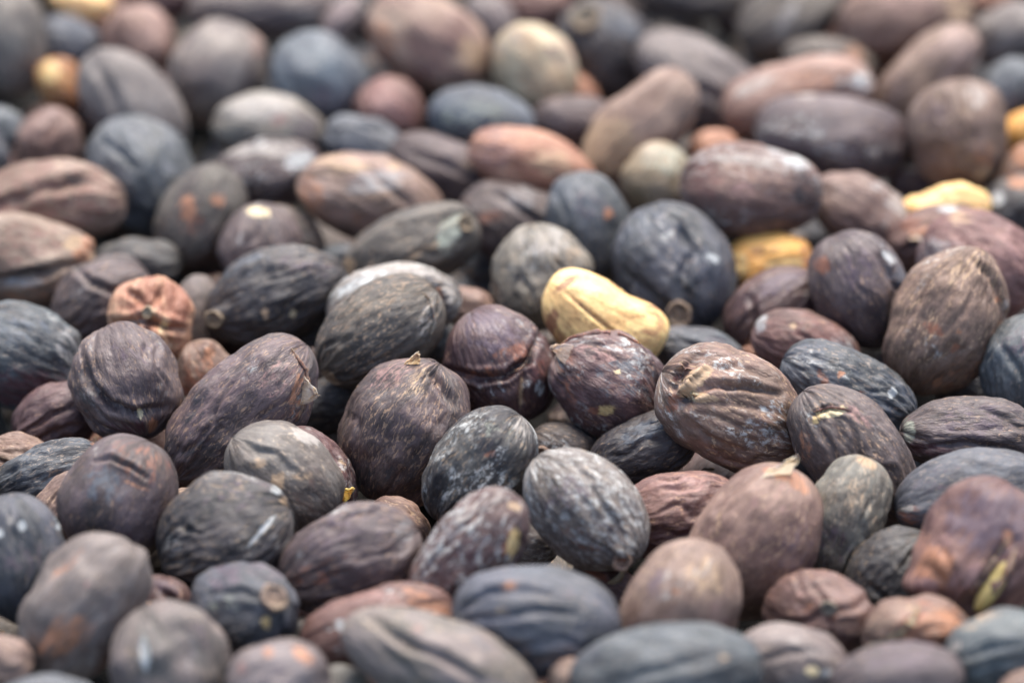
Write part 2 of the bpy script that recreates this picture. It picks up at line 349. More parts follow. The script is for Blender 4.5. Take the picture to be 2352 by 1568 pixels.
C(634,678,166,106,200,'K','blackish wrinkled cherry with a round woody stem scar at its low left end',e1=1.12,bump=[(503,728,24,16)],nub=[(497,732,19)],nubpal='U',sp=[(560,610,70,26,20,'blue',.55),(700,610,80,26,-12,'purple',.5),(615,722,7,14,10,'tan',.9),(677,722,8,10,0,'cream',.9)],w=2.2,fleck=.8,gloss=.42,h=6)
C(1244,638,122,112,100,'H','rough greyish tan cherry crusted with specks, above the yellow bean',sp=[(1250,560,70,30,0,'pale',.6),(1190,640,24,20,0,'dark',.6),(1300,590,40,40,0,'tan',.4)],w=1.9,dust=.6,fleck=.9,gro=[([(1195,640),(1215,670),(1220,710)],8,9)],h=5)
C(1550,618,152,128,-62,'B','large slate cherry of two lobes with a ringed stem scar below',t=20,gro=[([(1545,500),(1580,580),(1560,660),(1580,710)],11,14),([(1460,640),(1520,700),(1570,720)],8,8)],bump=[(1480,560,50,10),(1640,580,50,8)],nub=[(1555,722,27)],sp=[(1630,595,18,12,-20,'white',.8),(1480,520,50,30,30,'blue',.5),(1570,690,40,20,10,'blue',.4)],w=1.7,dust=.4,gloss=.46,h=6)
C(1762,602,102,66,8,'Z','orange-yellow bean with a brown stain, under the frosted cherry',bean=True,patch=.2,sp=[(1750,575,40,12,0,'rust',.45),(1690,610,26,40,0,'yellow',1.1),(1800,610,50,20,10,'yellow',1.1),(1850,590,18,26,0,'orange',.8)],h=3,e0=.65,e1=.8)
C(1815,560,48,30,0,'Q','grey cherry glimpsed between frosted cherry and orange-yellow bean',h=-5)
C(1778,712,122,88,36,'M','glossy purple-maroon cherry with a tan tip, under the orange-yellow bean',gro=[([(1722,690),(1730,740),(1728,790)],8,11)],sp=[(1790,650,60,26,20,'purple',.8),(1722,795,14,14,0,'tan',.9),(1850,740,30,40,0,'red',.4)],gloss=.36,dust=.15,fleck=.25,w=.8,h=0)
C(1718,812,34,18,20,'O','shred of orange skin wedged under the purple-maroon cherry',h=-4)
C(1975,668,138,108,-66,'P','dark violet cherry with a white fleck and beaked end',e1=1.15,sp=[(2035,592,22,11,-45,'white',.95),(1960,620,50,50,0,'purple',.6),(2050,620,30,60,20,'blue',.6),(1885,610,20,22,0,'rust',.7),(2040,720,50,60,0,'dark',.6)],gro=[([(2015,590),(2050,660),(2045,760)],10,12)],gloss=.42,dust=.35,w=1.1,h=5)
C(1852,802,128,80,-22,'R','brick-red speckled cherry right of the ringed slate one',sp=[(1850,790,90,60,-20,'red',.5),(1817,748,8,8,0,'tan',.95),(1748,740,12,26,-20,'white',.7),(1930,790,40,30,-20,'grey',.5)],fleck=.7,w=1.3,h=3)
C(350,738,98,94,-88,'O','knobbly orange cherry with a pale star-shaped scar in its folds',w=1.7,gro=[([(262,742),(300,742),(345,735),(380,748),(425,758)],9,24),([(348,735),(345,780),(352,820)],8,16),([(350,715),(320,680),(290,670)],8,9),([(355,710),(375,675),(380,650)],8,9),([(380,745),(398,790)],6,9)],sp=[(300,742,40,7,8,'white',.6),(345,690,70,45,0,'rust',.9),(410,690,36,50,0,'rust',1.0),(350,720,20,12,0,'tan',1.1),(300,780,50,40,0,'rust',.6),(380,755,10,36,-20,'cream',.7),(380,800,40,30,0,'tan',.6)],nub=[(350,718,12)],nubpal='T',bump=[(350,800,40,10)],h=4,t=20)
C(455,725,92,56,90,'Q','dull pinkish-grey cherry standing behind the knobbly orange one',h=-1)
C(480,866,88,70,118,'N','rust-brown cherry with a peaked tip, below the knobbly orange one',sp=[(455,870,40,60,0,'rust',.8),(480,830,14,40,-10,'orange',.6)],bump=[(478,800,16,14)],h=-1)
C(60,822,140,118,-28,'B','bluish-black cherry, wine red below, at the left border',sp=[(60,890,110,50,0,'maroon',.85),(40,760,90,40,0,'blue',.6),(165,810,26,60,10,'grey',.6)],w=1.6,dust=.5,h=5,e1=1.0,bump=[(165,775,22,12)])
C(128,962,98,78,25,'M','wrinkled dark cherry wedged between bluish-black and round mauve ones',gro=[([(75,985),(130,950),(190,930)],6,9),([(90,1010),(140,985),(190,975)],6,8)],w=1.8,h=-2)
C(288,880,134,119,-68,'P','round mauve cherry with a folded foot and a tiny yellow scar',t=15,gro=[([(185,800),(215,880),(265,930),(325,948),(390,930)],9,17),([(195,930),(230,975),(290,1000)],7,9)],sp=[(330,948,9,12,0,'cream',.9),(215,900,36,70,15,'dark',.55),(355,975,12,18,-30,'orange',.8),(300,980,60,16,0,'maroon',.7),(320,800,60,40,0,'purple',.4)],w=1.2,fleck=.9,h=7)
C(558,948,208,122,46,'P','largest purple-brown cherry, streaked with fibres and torn at its upper right end',e0=.95,e1=.72,w=1.5,fleck=1.0,patch=.7,sp=[(690,900,20,60,-10,'orange',.6),(460,1040,60,40,45,'dark',.55),(450,950,26,80,-30,'dark',.5),(640,870,60,50,30,'pink',.35)],flap=[((700,860),(690,930),(730,908),.7,'N')],crack=[([(672,800),(706,850),(712,900),(685,965)],8,'N')],h=8,gloss=.46)  # dark tints put the shade of the lower end into the colour
C(765,930,105,62,15,'K','black cherry in deep shadow under the fibrous grey one',w=1.2,h=-4)
C(725,850,50,62,90,'P','violet edge of a cherry behind the big purple-brown one',h=-4)
C(720,772,66,42,10,'K','shadowed grey cherry beneath the blackish stem-scarred one',h=-6)
C(872,764,158,110,36,'G','fibrous grey cherry lying over the white-frosted shell, in sharp focus',lump=.5,w=1.6,fleck=1.0,patch=.45,dust=.2,e0=.88,e1=.8,gro=[([(820,870),(900,855),(980,800)],7,5)],sp=[(757,870,26,16,-30,'tan',.75),(840,850,60,30,20,'dark',.35),(980,730,16,60,-12,'pale',.5)],crack=[([(972,672),(990,690),(1000,740),(985,785)],7,'H')],h=10,gloss=.52)
C(905,702,152,92,10,'H','white-frosted shell of a split cherry, torn open with rusty pulp',dust=1.25,sp=[(860,650,110,30,15,'white',.75),(940,625,80,22,-10,'pale',.8),(1020,700,26,60,-20,'pale',.8),(1003,690,17,28,-10,'rust',.95),(1005,672,12,14,0,'orange',.9),(1015,740,9,30,0,'brown',.9)],gro=[([(985,655),(1008,690),(1012,740)],12,22)],w=1.6,h=7)
C(1080,712,66,50,-20,'N','small brown cherry right of the white-frosted shell',h=0)
C(1005,800,62,56,60,'K','black cherry with white mould flecks behind the notched speckled one',dust=.8,sp=[(1000,775,24,26,0,'white',.35)],h=-3)
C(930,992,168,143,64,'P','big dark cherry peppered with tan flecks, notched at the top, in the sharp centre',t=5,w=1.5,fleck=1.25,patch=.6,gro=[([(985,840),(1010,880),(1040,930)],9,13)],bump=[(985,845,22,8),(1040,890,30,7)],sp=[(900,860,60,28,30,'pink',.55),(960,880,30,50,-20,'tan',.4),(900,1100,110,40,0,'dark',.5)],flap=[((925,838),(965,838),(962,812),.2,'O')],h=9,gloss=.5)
C(1150,842,136,120,-60,'M','wine-coloured cherry pinched at its middle by a dark hole',gro=[([(1035,850),(1100,868),(1165,862),(1212,825),(1240,770)],8,18),([(1212,830),(1205,880),(1195,940)],7,9)],sp=[(1130,760,70,50,-10,'purple',.8),(1180,810,50,26,20,'rust',.65),(1100,855,60,16,8,'rust',.5),(1215,826,11,9,0,'dark',.95),(1130,890,36,22,0,'white',.28),(1240,890,11,22,-10,'white',.75),(1210,880,9,13,-10,'white',.6),(1197,900,5,40,-5,'tan',.8),(1235,850,24,30,0,'red',.5)],bump=[(1115,770,70,10),(1240,860,26,10)],crack=[([(1165,858),(1195,848),(1216,820),(1222,795)],6,'N')],w=1.2,dust=.5,fleck=.8,h=8,gloss=.42)  # purple highlight and the hole's darkness are painted as tints
C(1386,734,147,95,-27,'Y','pale yellow kidney-shaped bean with a central slit and brown stains',bean=True,flat=.7,e0=.74,e1=.74,bend=.22,lump=.5,w=.5,bump=[(1455,655,48,-12)],gro=[([(1300,675),(1345,712),(1395,755),(1440,785)],4.5,7)],sp=[(1264,745,13,40,-15,'rust',1.1),(1300,652,34,9,35,'rust',1.0),(1352,718,62,3.5,-39,'rust',1.0),(1440,668,40,7,-28,'rust',.8),(1500,712,24,12,-40,'rust',.6),(1375,700,8,10,0,'tan',.5),(1480,770,50,14,5,'orange',.5),(1290,765,24,14,60,'orange',.4),(1515,740,12,36,0,'orange',.5)],dust=0,fleck=.8,patch=1.3,gloss=.5,h=9)
C(1393,882,130,116,148,'M','frosted wine-dark cherry with a curled rusty lip in front of the yellow bean',w=1.7,dust=.75,sp=[(1390,940,22,13,5,'yellow',.9),(1365,940,18,10,0,'rust',.8),(1360,810,80,22,-12,'pink',.5),(1310,870,30,60,0,'rust',.5),(1440,860,80,60,20,'blue',.5),(1415,853,9,6,0,'cream',.9),(1400,810,90,30,-8,'white',.4)],crack=[([(1272,806),(1310,778),(1370,764),(1425,768),(1470,790)],9,'R')],flap=[((1300,840),(1318,790),(1270,800),.6,'O')],gro=[([(1275,815),(1290,850),(1285,900)],8,14),([(1330,790),(1400,790),(1460,810)],7,6)],h=7,fleck=.7)
C(1262,795,36,42,90,'G','little grey cherry glimpsed between wine-coloured and frosted cherries',h=-5)
C(1608,806,105,54,-12,'B','bluish-grey low cherry behind the big seamed brown one',gro=[([(1560,780),(1620,800),(1680,830)],6,6)],sp=[(1640,790,30,20,0,'purple',.4)],h=0)
C(1680,940,176,126,-28,'N','big seamed brown cherry with a papery tan fold at its stem end',flat=.96,w=1.7,fleck=.9,patch=.6,gro=[([(1560,915),(1620,885),(1700,885),(1790,905)],8,18),([(1580,925),(1650,925),(1740,935),(1820,960)],6,5),([(1580,940),(1640,955),(1720,985),(1800,1010)],5,4),([(1570,960),(1620,1000),(1700,1035)],6,5),([(1545,870),(1570,835),(1610,815)],7,10),([(1600,850),(1700,840),(1790,880)],7,7),([(1556,908),(1578,872),(1614,842)],7,-13),([(1545,892),(1560,862),(1590,838)],7,14)],sp=[(1595,868,48,18,42,'tan',1.1),(1600,910,40,11,-5,'tan',1.2),(1560,860,8,22,-50,'red',.7),(1545,925,16,22,0,'rust',.8),(1575,916,14,8,0,'dark',.95),(1790,960,50,46,0,'white',.4),(1760,930,30,14,30,'white',.35)],dust=.75,bump=[(1572,917,15,-26),(1540,905,16,8),(1650,1000,60,6),(1640,830,60,6)],flap=[((1575,895),(1592,925),(1628,912),.2,'T')],h=9)  # dark tint paints the shade inside the stem-end pit
C(1945,900,160,94,-26,'B','rough blackish cherry with a bare yellow spot, right of the seamed brown one',w=2.2,dust=.45,fleck=.9,sp=[(1928,914,26,13,-12,'cream',.95),(1945,905,30,8,10,'rust',.6),(1885,870,12,26,20,'rust',.7),(1925,860,10,8,0,'orange',.8),(2045,900,10,14,-30,'white',.8),(1860,830,50,20,20,'blue',.5),(1865,910,40,40,0,'dark',.6)],h=6)
C(1962,1045,182,112,-52,'P','brownish purple cherry split at the top, showing creamy flesh',w=1.6,fleck=.8,sp=[(1905,945,36,11,18,'cream',.95),(1870,960,16,10,50,'yellow',.8),(1960,950,50,14,-35,'pink',.5),(1845,1020,14,40,0,'orange',.45)],gro=[([(1858,952),(1900,935),(1945,945)],5,11),([(1870,970),(1900,1020),(1930,1080)],7,7)],crack=[([(1862,944),(1900,931),(1950,942)],6,'R')],h=5)
C(2240,998,168,82,-2,'P','speckled purple cherry at the right border, above the smooth blue-grey one',w=1.4,fleck=.7,sp=[(2230,970,90,40,5,'purple',.6),(2085,990,12,30,0,'green',.6),(2120,1030,60,14,0,'maroon',.7)],gro=[([(2100,1030),(2200,1015),(2350,1035)],7,7),([(2230,930),(2300,960),(2352,990)],7,6)],h=5)
C(2362,842,118,106,80,'B','dark bluish cherry cut by the right border, beside the fibrous one',w=1.5,sp=[(2340,790,50,40,0,'purple',.5)],gro=[([(2290,790),(2330,850),(2352,900)],8,8)],h=4)
C(2232,905,82,48,0,'K','black cherry sunk in the hollow below the fibrous brown one',gloss=.35,h=-5)
C(2235,1138,178,104,10,'B','smooth blue-grey cherry at the right border with brown chafed left end',sp=[(2090,1180,30,26,0,'rust',.6),(2080,1165,16,14,0,'pale',.7),(2150,1100,70,30,25,'purple',.35),(2260,1090,70,40,0,'blue',.5)],w=1.0,fleck=.6,patch=.4,h=7)
C(1944,1192,146,88,72,'H','grey-tan elongated cherry with a dry pale tip, beside the big pinkish one',e1=.75,sp=[(1990,1062,26,12,-20,'tan',.9),(1950,1130,60,40,60,'tan',.3),(1900,1250,50,50,0,'purple',.5)],w=1.5,fleck=1.0,dust=.2,h=7)
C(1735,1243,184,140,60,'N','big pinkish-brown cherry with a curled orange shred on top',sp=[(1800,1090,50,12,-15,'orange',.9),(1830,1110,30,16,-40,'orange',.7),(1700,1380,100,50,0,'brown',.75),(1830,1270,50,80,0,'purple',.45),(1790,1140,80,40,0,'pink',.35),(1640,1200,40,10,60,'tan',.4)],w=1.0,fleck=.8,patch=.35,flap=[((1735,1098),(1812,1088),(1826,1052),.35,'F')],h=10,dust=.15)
C(1572,1182,152,98,8,'R','dark reddish cherry in the shade between frosted and big pinkish ones',w=1.5,fleck=.8,sp=[(1580,1110,90,20,5,'pink',.6),(1560,1240,100,40,0,'maroon',.7)],h=4)
C(1475,1036,128,76,20,'K','bluish-black smooth cherry with a peaked back, under the seamed brown one',e0=1.05,w=1.3,gloss=.38,bump=[(1515,965,34,12)],sp=[(1480,985,70,22,22,'blue',.75)],fleck=.5,dust=.05,patch=.3,h=2)
C(1292,1030,76,58,-20,'G','small brown cherry with a woody ring scar, between grey and frosted ones',nub=[(1248,1048,22)],nubpal='N',fleck=.8,h=1)
C(1346,1170,162,116,-44,'H','grey cherry crusted with whitish mould, its stem nipple pointing down',e1=1.12,dust=1.35,sp=[(1300,1130,60,40,20,'purple',.5),(1400,1150,60,36,-30,'white',.3),(1425,1290,20,14,30,'rust',.8),(1330,1230,70,22,-30,'rust',.35),(1400,1220,30,40,20,'purple',.45)],bump=[(1426,1266,26,16)],nub=[(1426,1278,20)],gro=[([(1300,1050),(1350,1100),(1400,1190)],8,7)],w=1.5,h=9)
C(1102,1076,150,110,52,'K','dark lichen-speckled cherry in front of the wine-coloured one',dust=.85,w=1.6,fleck=.8,sp=[(1130,1040,18,10,0,'rust',.6),(1200,985,20,40,0,'pale',.45),(1130,990,60,30,0,'green',.25)],h=8)
C(1072,1276,176,96,50,'M','mould-streaked maroon cherry with a bared yellow side near its tip',dust=.9,sp=[(1178,1245,15,36,-12,'yellow',.95),(1182,1160,18,9,-20,'tan',.9),(1100,1160,70,14,30,'pale',.7),(1010,1240,26,90,-38,'white',.45),(1165,1250,12,40,-10,'rust',.6),(1090,1270,60,40,40,'maroon',.5)],gro=[([(960,1350),(1000,1280),(1060,1210),(1110,1170)],6,9),([(1185,1190),(1192,1240),(1180,1290)],6,8)],e1=.68,w=1.4,h=10)
C(1225,1245,58,62,0,'H','mould-crusted cherry hidden in the gap behind the maroon streaked one',dust=1.1,h=-3)
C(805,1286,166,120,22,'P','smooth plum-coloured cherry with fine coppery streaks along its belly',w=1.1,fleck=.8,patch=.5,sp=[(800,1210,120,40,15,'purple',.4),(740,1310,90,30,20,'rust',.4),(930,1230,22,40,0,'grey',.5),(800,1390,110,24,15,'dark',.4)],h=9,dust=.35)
C(918,1200,74,52,-35,'N','coarse brown cherry peeking over the plum-coloured one',w=2,fleck=1,h=-1)
C(648,1096,142,116,-38,'H','grey-olive cherry with ochre blotches behind the rough charcoal one',sp=[(705,1000,36,15,-30,'pale',.95),(690,985,14,9,0,'rust',.6),(640,1110,16,30,-20,'tan',.9),(600,1060,20,12,0,'tan',.7),(700,1090,30,10,0,'tan',.5),(720,1130,50,60,0,'brown',.4)],w=1.1,dust=.2,patch=.7,h=7)
C(722,1085,112,80,-55,'M','maroon cherry with a flaky whitish rim behind the grey-olive one',dust=.7,sp=[(775,1090,14,60,-25,'tan',.35)],flap=[((780,1120),(790,1160),(812,1118),.1,'Z')],w=1.7,h=3)
C(520,1230,156,136,22,'K','rough charcoal cherry with a white diagonal scratch',w=1.7,dust=.5,fleck=.9,sp=[(605,1215,44,6,48,'white',.9),(640,1120,16,14,0,'white',.7),(655,1150,12,12,0,'tan',.6),(560,1130,90,40,10,'purple',.35)],gro=[([(575,1260),(605,1215),(640,1180)],5,4)],h=9,e1=.8)
C(275,1150,148,130,66,'P','smoky violet cherry with a peeled skin fold over its crown',sp=[(330,1060,80,40,-30,'rust',.4),(250,1110,50,44,0,'blue',.7),(220,1190,50,60,0,'dark',.5),(320,1110,40,5,-25,'orange',.6),(250,1250,90,40,0,'maroon',.6)],gro=[([(225,1058),(262,1048),(310,1068),(345,1095)],5,10)],flap=[((240,1030),(330,1058),(322,1118),.35,'N')],bump=[(270,1020,36,8)],w=.9,fleck=.5,h=11)
C(112,1092,128,74,22,'B','long slate cherry between the rosy one and the smoky violet one',w=1.4,fleck=.9,sp=[(228,1018,18,8,0,'orange',.8)],h=2)
C(158,1165,92,72,50,'S','dusty pinkish cherry tucked under the smoky violet one',fleck=1,w=1.2,h=3)
C(50,1056,86,58,-8,'S','rosy cherry with a wrinkled right end, at the left border',sp=[(110,1040,24,22,0,'brown',.5)],w=1.5,h=2)
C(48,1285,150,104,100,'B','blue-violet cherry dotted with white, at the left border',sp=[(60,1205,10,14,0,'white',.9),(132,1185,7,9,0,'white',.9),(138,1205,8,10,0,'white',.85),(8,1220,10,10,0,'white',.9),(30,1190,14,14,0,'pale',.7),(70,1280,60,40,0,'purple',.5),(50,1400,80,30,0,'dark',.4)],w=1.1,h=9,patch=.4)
C(190,1396,180,120,54,'Q','big smooth grey-brown cherry with a cornered shoulder, near the lower left',e1=.66,sp=[(150,1460,80,40,30,'orange',.9),(120,1480,50,50,30,'brown',.8),(210,1335,8,12,0,'pink',.8),(155,1300,60,12,42,'orange',.4),(250,1500,60,40,20,'brown',.5),(240,1420,80,70,30,'purple',.3)],bump=[(330,1268,24,9)],w=.6,fleck=.25,patch=.5,h=13)
C(375,1386,62,66,80,'M','dark red empty husk holding an orange seed, behind the big grey-brown cherry',inner=[(343,1392,24,34,75,.9,'Z')],gro=[([(372,1352),(398,1370),(408,1410)],9,14)],sp=[(385,1345,30,14,-20,'purple',.6)],h=1)
C(390,1522,140,132,-62,'Q','lilac-grey cherry marked by a chalky vertical streak, at the lower edge',sp=[(342,1492,11,38,8,'white',.9),(355,1440,40,40,0,'green',.3),(450,1460,40,40,0,'purple',.5),(310,1500,20,60,0,'tan',.3),(460,1490,12,10,0,'white',.4)],gro=[([(330,1450),(345,1500),(350,1550)],8,6)],w=.8,patch=.4,h=11)
C(560,1402,124,112,12,'B','dark bluish cherry facing the viewer with a pale round stem scar',t=30,nub=[(634,1370,28)],nubpal='U',sp=[(616,1422,11,14,0,'yellow',.95),(520,1320,50,24,20,'purple',.7),(610,1310,50,24,-20,'purple',.5),(500,1440,50,40,0,'dark',.5),(540,1380,60,20,0,'green',.3)],w=1.4,gro=[([(490,1360),(560,1350),(610,1370)],8,9),([(640,1400),(655,1450),(650,1500)],7,9)],dust=.5,h=8)
C(640,1566,118,96,5,'Q','blue-grey cherry with an orange rim, at the bottom edge',sp=[(620,1492,14,9,0,'orange',.9),(700,1500,30,14,-40,'orange',.8),(560,1530,12,14,0,'pink',.8),(620,1550,60,40,0,'purple',.4)],w=.7,h=12)
C(775,1580,76,50,0,'H','grey cherry sliver at the bottom edge beside the orange-rimmed one',h=8)
C(868,1440,178,92,14,'R','rose-brown cherry with white dots and an orange shoulder',sp=[(985,1385,70,22,-28,'orange',.8),(785,1430,16,12,0,'white',.8),(755,1440,9,8,0,'white',.7),(860,1370,80,20,-5,'pink',.5),(780,1490,16,10,0,'white',.5)],w=1.0,dust=.35,fleck=.5,gro=[([(800,1440),(880,1410),(960,1400)],8,6)],h=9)
C(1012,1530,238,108,-24,'H','long grey cherry with a deep diagonal furrow, at the bottom edge',sp=[(1110,1450,100,40,-24,'blue',.4),(900,1500,60,50,0,'purple',.35),(1190,1450,30,20,-30,'pale',.6),(1000,1560,60,30,0,'tan',.3),(960,1440,12,9,0,'pink',.7)],gro=[([(850,1410),(890,1440),(940,1472),(1020,1500),(1110,1560)],11,20),([(870,1470),(930,1520),(960,1560)],9,8)],w=.7,patch=.6,h=13)
C(1232,1424,190,126,-10,'B','slate-black cherry with several lengthwise folds and one tan dot',t=5,sp=[(1172,1338,20,11,10,'orange',.9),(1240,1300,80,16,5,'blue',.6),(1140,1400,50,12,5,'tan',.35),(1200,1500,150,40,0,'brown',.5),(1300,1360,20,12,0,'purple',.5)],gro=[([(1060,1400),(1110,1355),(1180,1350),(1260,1362)],8,15),([(1065,1420),(1130,1410),(1230,1395),(1330,1400)],9,11),([(1080,1470),(1180,1480),(1300,1460)],8,8),([(1090,1500),(1200,1515),(1320,1500)],7,6)],w=1.3,h=12,patch=.5,fleck=.35,dust=.1)
C(697,1452,34,46,90,'K','small blackish cherry with one white dot, beside the dark bluish one',sp=[(690,1478,9,8,0,'white',.95)],h=-1)
C(1392,1350,86,60,-30,'M','dark brown debris-covered cherry down in the gap beside the slate-black one',w=2,sp=[(1360,1310,40,10,-30,'rust',.8)],flap=[((1390,1335),(1420,1340),(1440,1300),.1,'T')],h=-5)
C(1560,1402,168,130,62,'S','tan-pink cherry with soft mottling, its crown dimpled, near the lower edge',egg=-.03,sp=[(1620,1320,50,50,0,'tan',.6),(1540,1340,40,40,0,'pale',.5),(1545,1350,10,10,0,'orange',.7),(1500,1340,16,44,-25,'purple',.6),(1640,1420,40,60,0,'pink',.4),(1460,1430,30,30,0,'purple',.4)],bump=[(1622,1268,14,-9),(1640,1280,30,6)],w=.7,fleck=.7,patch=.7,h=11,dust=.2)
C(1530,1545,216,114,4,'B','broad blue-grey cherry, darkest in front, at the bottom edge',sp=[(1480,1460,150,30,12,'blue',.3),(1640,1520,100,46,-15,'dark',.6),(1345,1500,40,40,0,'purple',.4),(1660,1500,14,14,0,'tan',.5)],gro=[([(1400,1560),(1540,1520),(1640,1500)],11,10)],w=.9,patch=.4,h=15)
C(1308,1560,52,44,70,'S','pinkish cherry edge between furrowed and broad blue-grey ones, bottom edge',h=9)
C(1885,1412,124,98,-14,'R','reddish-brown puckered cherry facing the viewer with a small stem point',t=40,sp=[(1890,1390,60,30,0,'rust',.35),(1830,1365,40,30,0,'pink',.35),(1855,1385,10,6,0,'orange',.8),(1870,1470,90,30,0,'maroon',.5)],nub=[(1898,1385,16)],nubpal='H',gro=[([(1888,1395),(1850,1420),(1790,1430)],7,10),([(1900,1395),(1950,1390),(1990,1370)],8,8),([(1895,1395),(1900,1440),(1890,1490)],7,8),([(1890,1385),(1870,1350),(1850,1330)],7,8)],bump=[(1940,1340,20,-6),(1895,1395,22,-9)],w=1.2,fleck=.4,h=7)
C(1818,1522,132,86,-16,'Q','grey-brown cherry with two pale dots, along the bottom edge',sp=[(1860,1535,15,14,0,'cream',.85),(1890,1540,14,10,30,'white',.9),(1850,1480,50,14,-20,'pale',.5)],gro=[([(1740,1510),(1820,1490),(1880,1490)],8,8)],w=.8,h=10)
C(2060,1562,152,86,8,'P','mauve-grey cherry along the bottom edge below the orange husk',sp=[(2060,1500,100,40,0,'purple',.6)],w=.7,dust=.1,patch=.3,h=12)
C(2050,1318,118,96,44,'K','charcoal wrinkled cherry behind the orange-torn purple one',w=2.1,fleck=.8,gro=[([(2060,1300),(2090,1270),(2120,1255)],6,9),([(1990,1340),(2040,1380),(2060,1420)],7,9)],h=1)
C(2108,1456,122,82,2,'N','crumpled orange-brown husk with a pale curled rim',lump=1.6,sp=[(2120,1440,90,60,0,'rust',.8),(2080,1410,40,20,50,'tan',.5),(2150,1430,60,40,0,'orange',1.0),(2070,1460,50,16,30,'orange',.7)],gro=[([(1995,1490),(2060,1450),(2110,1395)],7,12)],crack=[([(1975,1492),(2030,1462),(2075,1435),(2105,1390)],15,'T')],bump=[(2050,1420,40,14),(2160,1430,40,8)],w=1.7,h=6)
C(2245,1268,168,142,60,'R','big violet cherry ripped open, a yellow-green bean showing in the slit',sp=[(2140,1300,40,55,-20,'orange',1.0),(2120,1340,28,24,0,'pink',1.0),(2200,1320,50,30,40,'pink',.8),(2110,1240,24,40,20,'orange',.5),(2300,1230,16,26,-10,'orange',.85),(2270,1190,110,80,0,'purple',.9),(2180,1380,60,30,-20,'brown',.6),(2160,1270,40,60,0,'pink',.5)],inner=[(2256,1328,72,22,57,.75,'V')],gro=[([(2305,1235),(2268,1300),(2215,1378)],17,20),([(2150,1250),(2170,1300),(2190,1360)],9,6),([(2120,1290),(2160,1330),(2170,1380)],8,5),([(2340,1290),(2300,1330),(2270,1390)],9,9)],crack=[([(2305,1228),(2255,1295),(2198,1380)],9,'N'),([(2322,1245),(2295,1315),(2240,1385)],9,'N')],bump=[(2105,1335,24,30),(2160,1290,26,9),(2210,1400,26,10)],w=1.2,fleck=.3,h=12,patch=.3,dust=.1)
C(2296,1490,130,88,16,'C','teal-grey lined cherry in the lower right corner',sp=[(2190,1480,10,20,-20,'pale',.8),(2240,1425,60,12,20,'tan',.4),(2300,1480,80,40,0,'blue',.3)],gro=[([(2200,1510),(2270,1480),(2350,1470)],7,8),([(2210,1540),(2290,1515),(2352,1510)],7,6)],w=1.2,h=10,patch=.4)
C(2345,1580,50,40,20,'S','pink cherry edge in the extreme lower right corner',h=12)
C(12,1518,62,58,0,'S','pinkish-grey cherry in the lower left corner',h=10)
C(105,1606,112,56,0,'C','pale grey cherry crossing the bottom edge near the left corner',h=15)
C(438,1158,54,40,0,'N','coarse tan-brown cherry glimpsed right of the smoky violet one',w=1.6,fleck=1,h=-2)
C(2042,850,34,40,90,'Q','slip of grey cherry between brick-red and fibrous brown ones',h=-5)

# ------------------------------------------------------------------ where each fruit lies in the heap
def ray(px, py):
    v = np.array([(px - W / 2) / W * SENSOR / LENS, (H / 2 - py) / W * SENSOR / LENS, -1.0])
    return CR @ v                                        # per unit of depth
for c in CAT:
    c.pa *= 1.025; c.pb *= 1.035                           # the wrinkles below take off a little
    c.ray = ray(c.cx, c.cy)
    zt = c.h * .0005
    c.depth = (zt - CAM[2]) / c.ray[2]
    c.d0 = c.depth
def px_mm(depth): return depth * SENSOR / LENS / W * 1000
US = np.array([-.72, -.38, 0, .38, .72])
def spheres(c):
    s = px_mm(c.depth) * .001
    b = c.pb * s
    t = math.radians(c.t)
    a = math.sqrt(max((c.pa * s) ** 2 - (b * math.sin(t)) ** 2, b * b * .5)) / math.cos(t)
    ax = CR @ (rotz(c.ang) @ roty(-c.t) @ np.array([1., 0, 0]))
    p = CAM + c.ray * c.depth
    f = np.sqrt(1 - US ** 2)
    return p + US[:, None] * a * ax, b * f * .96
n = len(CAT)
order = sorted(range(n), key=lambda i: CAT[i].d0)
pairs = []
for i in range(n):
    for j in range(i + 1, n):
        A, B = CAT[i], CAT[j]
        if math.hypot(A.cx - B.cx, A.cy - B.cy) < max(A.pa, A.pb) + max(B.pa, B.pb):
            pairs.append((i, j) if A.d0 <= B.d0 else (j, i))      # nearer first
view = -CR[:, 2]
for it in range(60):
    S = [spheres(c) for c in CAT]
    push = np.zeros(n); 
    for i, j in pairs:
        (pi, ri), (pj, rj) = S[i], S[j]
        d = pj[None] - pi[:, None]; R = (ri[:, None] + rj[None]) * .95
        al = d @ view
        lat2 = (d ** 2).sum(-1) - al ** 2
        need = np.sqrt(np.maximum(R * R - lat2, 0)) - al
        need[lat2 > R * R] = -1
        m = need.max()
        if m > 0:
            m = min(m, .004)
            push[i] -= m * .25; push[j] += m * .25
    for k, c in enumerate(CAT):
        c.depth += np.clip(push[k], -.0015, .0015) - .03 * (c.depth - c.d0)
print('heights mm', np.round(np.percentile([((CAM + c.ray * c.depth)[2]) * 1000 for c in CAT], [0, 5, 25, 50, 75, 95, 100]), 1))

